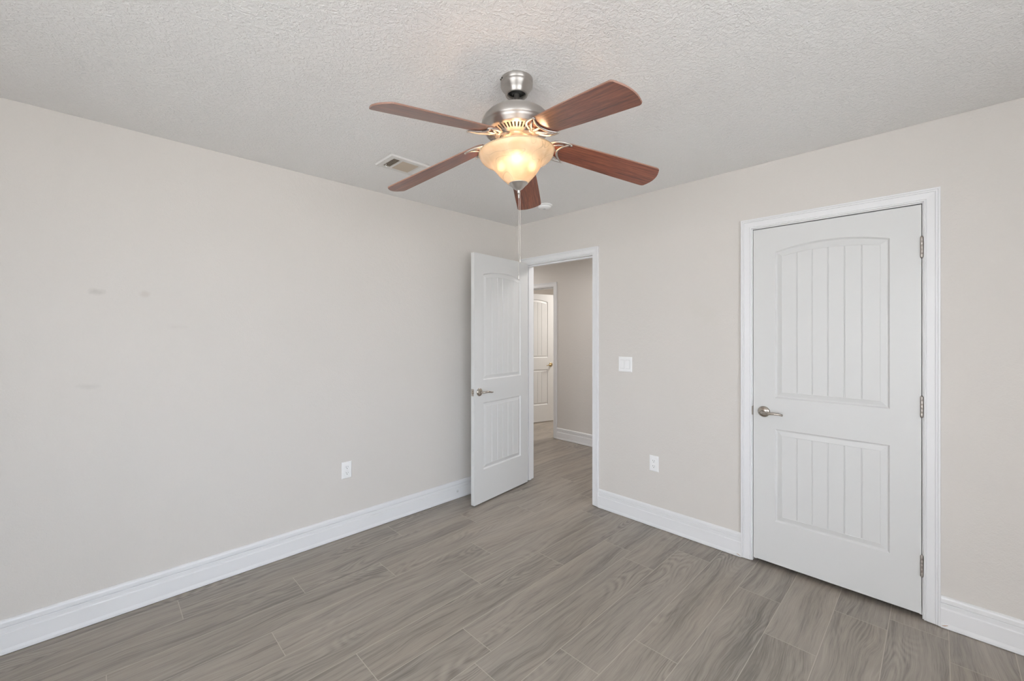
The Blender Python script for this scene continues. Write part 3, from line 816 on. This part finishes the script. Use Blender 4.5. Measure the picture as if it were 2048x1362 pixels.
# bowl
bowl_prof = [(0.1535, 2.1400), (0.1520, 2.1330), (0.1470, 2.1220), (0.1385, 2.1130), (0.1270, 2.1055), (0.1150, 2.0985), (0.1050, 2.0910), (0.0960, 2.0815), (0.0880, 2.0705), (0.0795, 2.0590), (0.0700, 2.0480), (0.0600, 2.0375), (0.0490, 2.0265), (0.0400, 2.0175), (0.0250, 2.0105)]
def refine(pr, k=3):
    out = []
    for i in range(len(pr)-1):
        p0 = pr[max(i-1, 0)]; p1 = pr[i]; p2 = pr[i+1]; p3 = pr[min(i+2, len(pr)-1)]
        for j in range(k):
            t = j/k
            out.append(tuple(0.5*((2*p1[c])+(-p0[c]+p2[c])*t+(2*p0[c]-5*p1[c]+4*p2[c]-p3[c])*t*t+(-p0[c]+3*p1[c]-3*p2[c]+p3[c])*t**3) for c in (0, 1)))
    out.append(pr[-1]); return out
light_kit = Matrix.Translation((0.002, -0.002, 0)) 
# the bowl hangs very slightly askew
tilt_axis = Vector((cos(radians(45.37)), sin(radians(45.37)), 0))
TB = Matrix.Translation((0, 0, Z(2.14))) @ Matrix.Rotation(radians(-3.2), 4, tilt_axis) @ Matrix.Translation((0, 0, -Z(2.14)))
mb = MB(); mb.lathe([(r, Z(z)) for r, z in refine(bowl_prof)], 96)
rim = [(0.1535+0.0022*cos(a), Z(2.1402)+0.0022*sin(a)) for a in [2*pi*k/10 for k in range(10)]]
mb.lathe(rim, 96, closed=True)
mb.xform(TB)
bowl = mb.build('glass_bowl', M_BOWL, fan); bowl['label'] = 'glowing amber alabaster glass bowl'
mb = MB(); mb.lathe([(0.0360, Z(2.0215)), (0.0392, Z(2.0185)), (0.0392, Z(2.0160)), (0.0370, Z(2.0145)), (0.0300, Z(2.0085)), (0.0230, Z(2.0010)), (0.0175, Z(1.9955)), (0.0110, Z(1.9925)), (0.0085, Z(1.9890)), (0.0060, Z(1.9860)),
          (0.0068, Z(1.9830)), (0.0055, Z(1.9795)), (0.0040, Z(1.9760)), (0.0005, Z(1.9750))], 48)
mb.xform(TB); mb.build('finial', M_NI, fan)
# bulbs inside the bowl: one towards the camera, two further round
for k, ang in enumerate((225, 345, 105)):
    a = radians(ang); bx_, by_ = 0.074*cos(a), 0.074*sin(a)
    mb = MB(); mb.sphere((bx_, by_, Z(2.102)), 0.0195, 20, 12, sz=1.2); b = mb.build('bulb', M_BULB, fan)
    mb = MB(); mb.tube([(0.048*cos(a), 0.048*sin(a), Z(2.132)), (0.066*cos(a), 0.066*sin(a), Z(2.1215))], 0.0105, 14); mb.build('lamp_socket', M_NI, fan)

# blades: azimuth, tip height
RT, HWT, PITCH = 0.619, 0.0656, -0.0145/0.0656
SPEC = [(-104.50, 2.0837), (-30.63, 2.0944), (38.07, 2.1020), (112.20, 2.0704), (182.67, 2.0879)]
R0 = 0.137
def blade_outline():
    pts = []; L = RT-R0
    # root arc then side then tip
    n = 10
    side = [(0.000, 0.026), (0.003, 0.036), (0.010, 0.0435), (0.022, 0.0485), (0.040, 0.0520), (0.090, 0.0560), (0.200, 0.0605), (0.330, 0.0640), (0.430, 0.0655), (L-0.012, 0.0660), (L-0.004, 0.0645), (L+0.003, 0.0600)]
    tip = [(L+0.010, 0.045), (L+0.016, 0.030), (L+0.0195, 0.015), (L+0.0205, 0.0)]
    up = side+tip
    return up+[(x, -y) for x, y in reversed(up[:-1])]
OUT = blade_outline()
blade_me = None; br_me = None
for k, (az, zt) in enumerate(SPEC):
    a = radians(az); slope = (zt-2.150)/(RT-0.30)
    u = Vector((cos(a), sin(a), slope)).normalized()
    v = Vector((-sin(a), cos(a), PITCH)); v = (v-u*v.dot(u)).normalized(); w = u.cross(v)
    zroot = 2.150+slope*(R0-0.30)
    M = Matrix(((u.x, v.x, w.x, R0*cos(a)), (u.y, v.y, w.y, R0*sin(a)), (u.z, v.z, w.z, Z(zroot)), (0, 0, 0, 1)))
    if blade_me is None:
        mb = MB(); T = 0.0055; n = len(OUT)
        vs = [(x, y, 0) for x, y in OUT]+[(x, y, T) for x, y in OUT]
        mb.add(vs, [tuple(range(n))[::-1], tuple(range(n, 2*n))]); mb.add(vs, [(i, (i+1) % n, n+(i+1) % n, n+i) for i in range(n)], 1)
        bl = mb.build('fan_blade', [M_BLADE, M_EDGE], fan, bevel=0.0008); blade_me = bl.data
        mb = MB()
        X = lambda r: r-R0
        def arc(p, q, bulge, m=10, z0=-0.004, z1=-0.004):
            out = []
            for i in range(m+1):
                t = i/m; x = p[0]+(q[0]-p[0])*t; y = p[1]+(q[1]-p[1])*t
                nx, ny = -(q[1]-p[1]), (q[0]-p[0]); b_ = bulge*4*t*(1-t)
                out.append((x+nx*b_, y+ny*b_, z0+(z1-z0)*t))
            return out
        # crescent across the root, open towards the tip
        mb.tube(arc((X(0.212), 0.056), (X(0.212), -0.056), -0.33, 18), [0.0034+0.0016*sin(pi*i/18) for i in range(19)], 10, flat=0.8)
        for s in (1, -1):
            # outer band from the arm out to the horn
            pts = [(X(0.112), s*0.010, -0.002), (X(0.124), s*0.020, -0.004), (X(0.134), s*0.034, -0.005), (X(0.146), s*0.047, -0.005), (X(0.164), s*0.055, -0.005), (X(0.186), s*0.0585, -0.005), (X(0.205), s*0.0585, -0.005), (X(0.217), s*0.0565, -0.005)]
            mb.tube(pts, [0.0050, 0.0058, 0.0062, 0.0060, 0.0056, 0.0050, 0.0044, 0.0036], 10, flat=0.7)
            mb.sphere((X(0.216), s*0.0555, -0.0065), 0.0050, 12, 8, sz=0.7)
            # inner scroll
            pts = [(X(0.120), s*0.006, -0.004), (X(0.138), s*0.016, -0.005), (X(0.152), s*0.028, -0.005), (X(0.166), s*0.036, -0.005), (X(0.186), s*0.044, -0.005)]
            mb.tube(pts, [0.0045, 0.005, 0.0048, 0.004, 0.003], 8, flat=0.7)
        mb.tube([(X(0.112), 0, -0.003), (X(0.130), 0, -0.005), (X(0.160), 0, -0.005), (X(0.176), 0, -0.004)], [0.008, 0.007, 0.005, 0.004], 10, flat=0.5)
        # arm back to the hub
        mb.tube([(X(0.056), 0, 0.006), (X(0.072), 0, 0.003), (X(0.090), 0, -0.002), (X(0.104), 0, -0.004), (X(0.116), 0, -0.003)], [0.015, 0.012, 0.0095, 0.0100, 0.0120], 12, flat=0.40)
        br = mb.build('blade_bracket', M_NI, fan, weld=False); br_me = br.data
        bsm = bl.modifiers[0]
    else:
        bl2 = bl.copy(); COL.objects.link(bl2); bl2.parent = fan; br2 = br.copy(); COL.objects.link(br2); br2.parent = fan
        bl_, br_ = bl2, br2
    if k == 0: bl_, br_ = bl, br
    bl_.matrix_local = M; br_.matrix_local = M

# pull chains
def chain(name, x, y, ztop, zbot, fob):
    mb = MB(); z = ztop; 
    while z > zbot:
        mb.sphere((x, y, Z(z)), 0.00105, 6, 4); z -= 0.0034
    mb.tube([(x, y, Z(ztop)), (x, y, Z(zbot))], 0.0005, 5)
    c = mb.build(name, m_flat(name+'_metal', (0.72, 0.68, 0.62, 1), 0.35, 0.5), fan, weld=False)
    f = MB(); f.lathe([(0.0006, 0.004), (0.0024, 0.002), (0.0027, -0.001), (0.0034, -0.012), (0.0030, -0.019), (0.0006, -0.021)], 14, (x, y, Z(zbot)))
    f.build('chain_fob', M_NI, c)
    return c
rt = Vector((sin(radians(45.37)), -cos(radians(45.37)), 0))
chain('pull_chain', 0.0085*rt.x, 0.0085*rt.y, 1.976, 1.645, 1)
chain('pull_chain', 0.0145*rt.x, 0.0145*rt.y, 1.998, 1.715, 1)
mb = MB(); mb.lathe([(0.0006, 0.0), (0.0032, -0.001), (0.0042, -0.006), (0.0028, -0.011), (0.0034, -0.015), (0.0020, -0.020), (0.0006, -0.021)], 16, (0.0085*rt.x, 0.0085*rt.y, Z(1.977)))
mb.build('finial_drop', M_NI, fan)
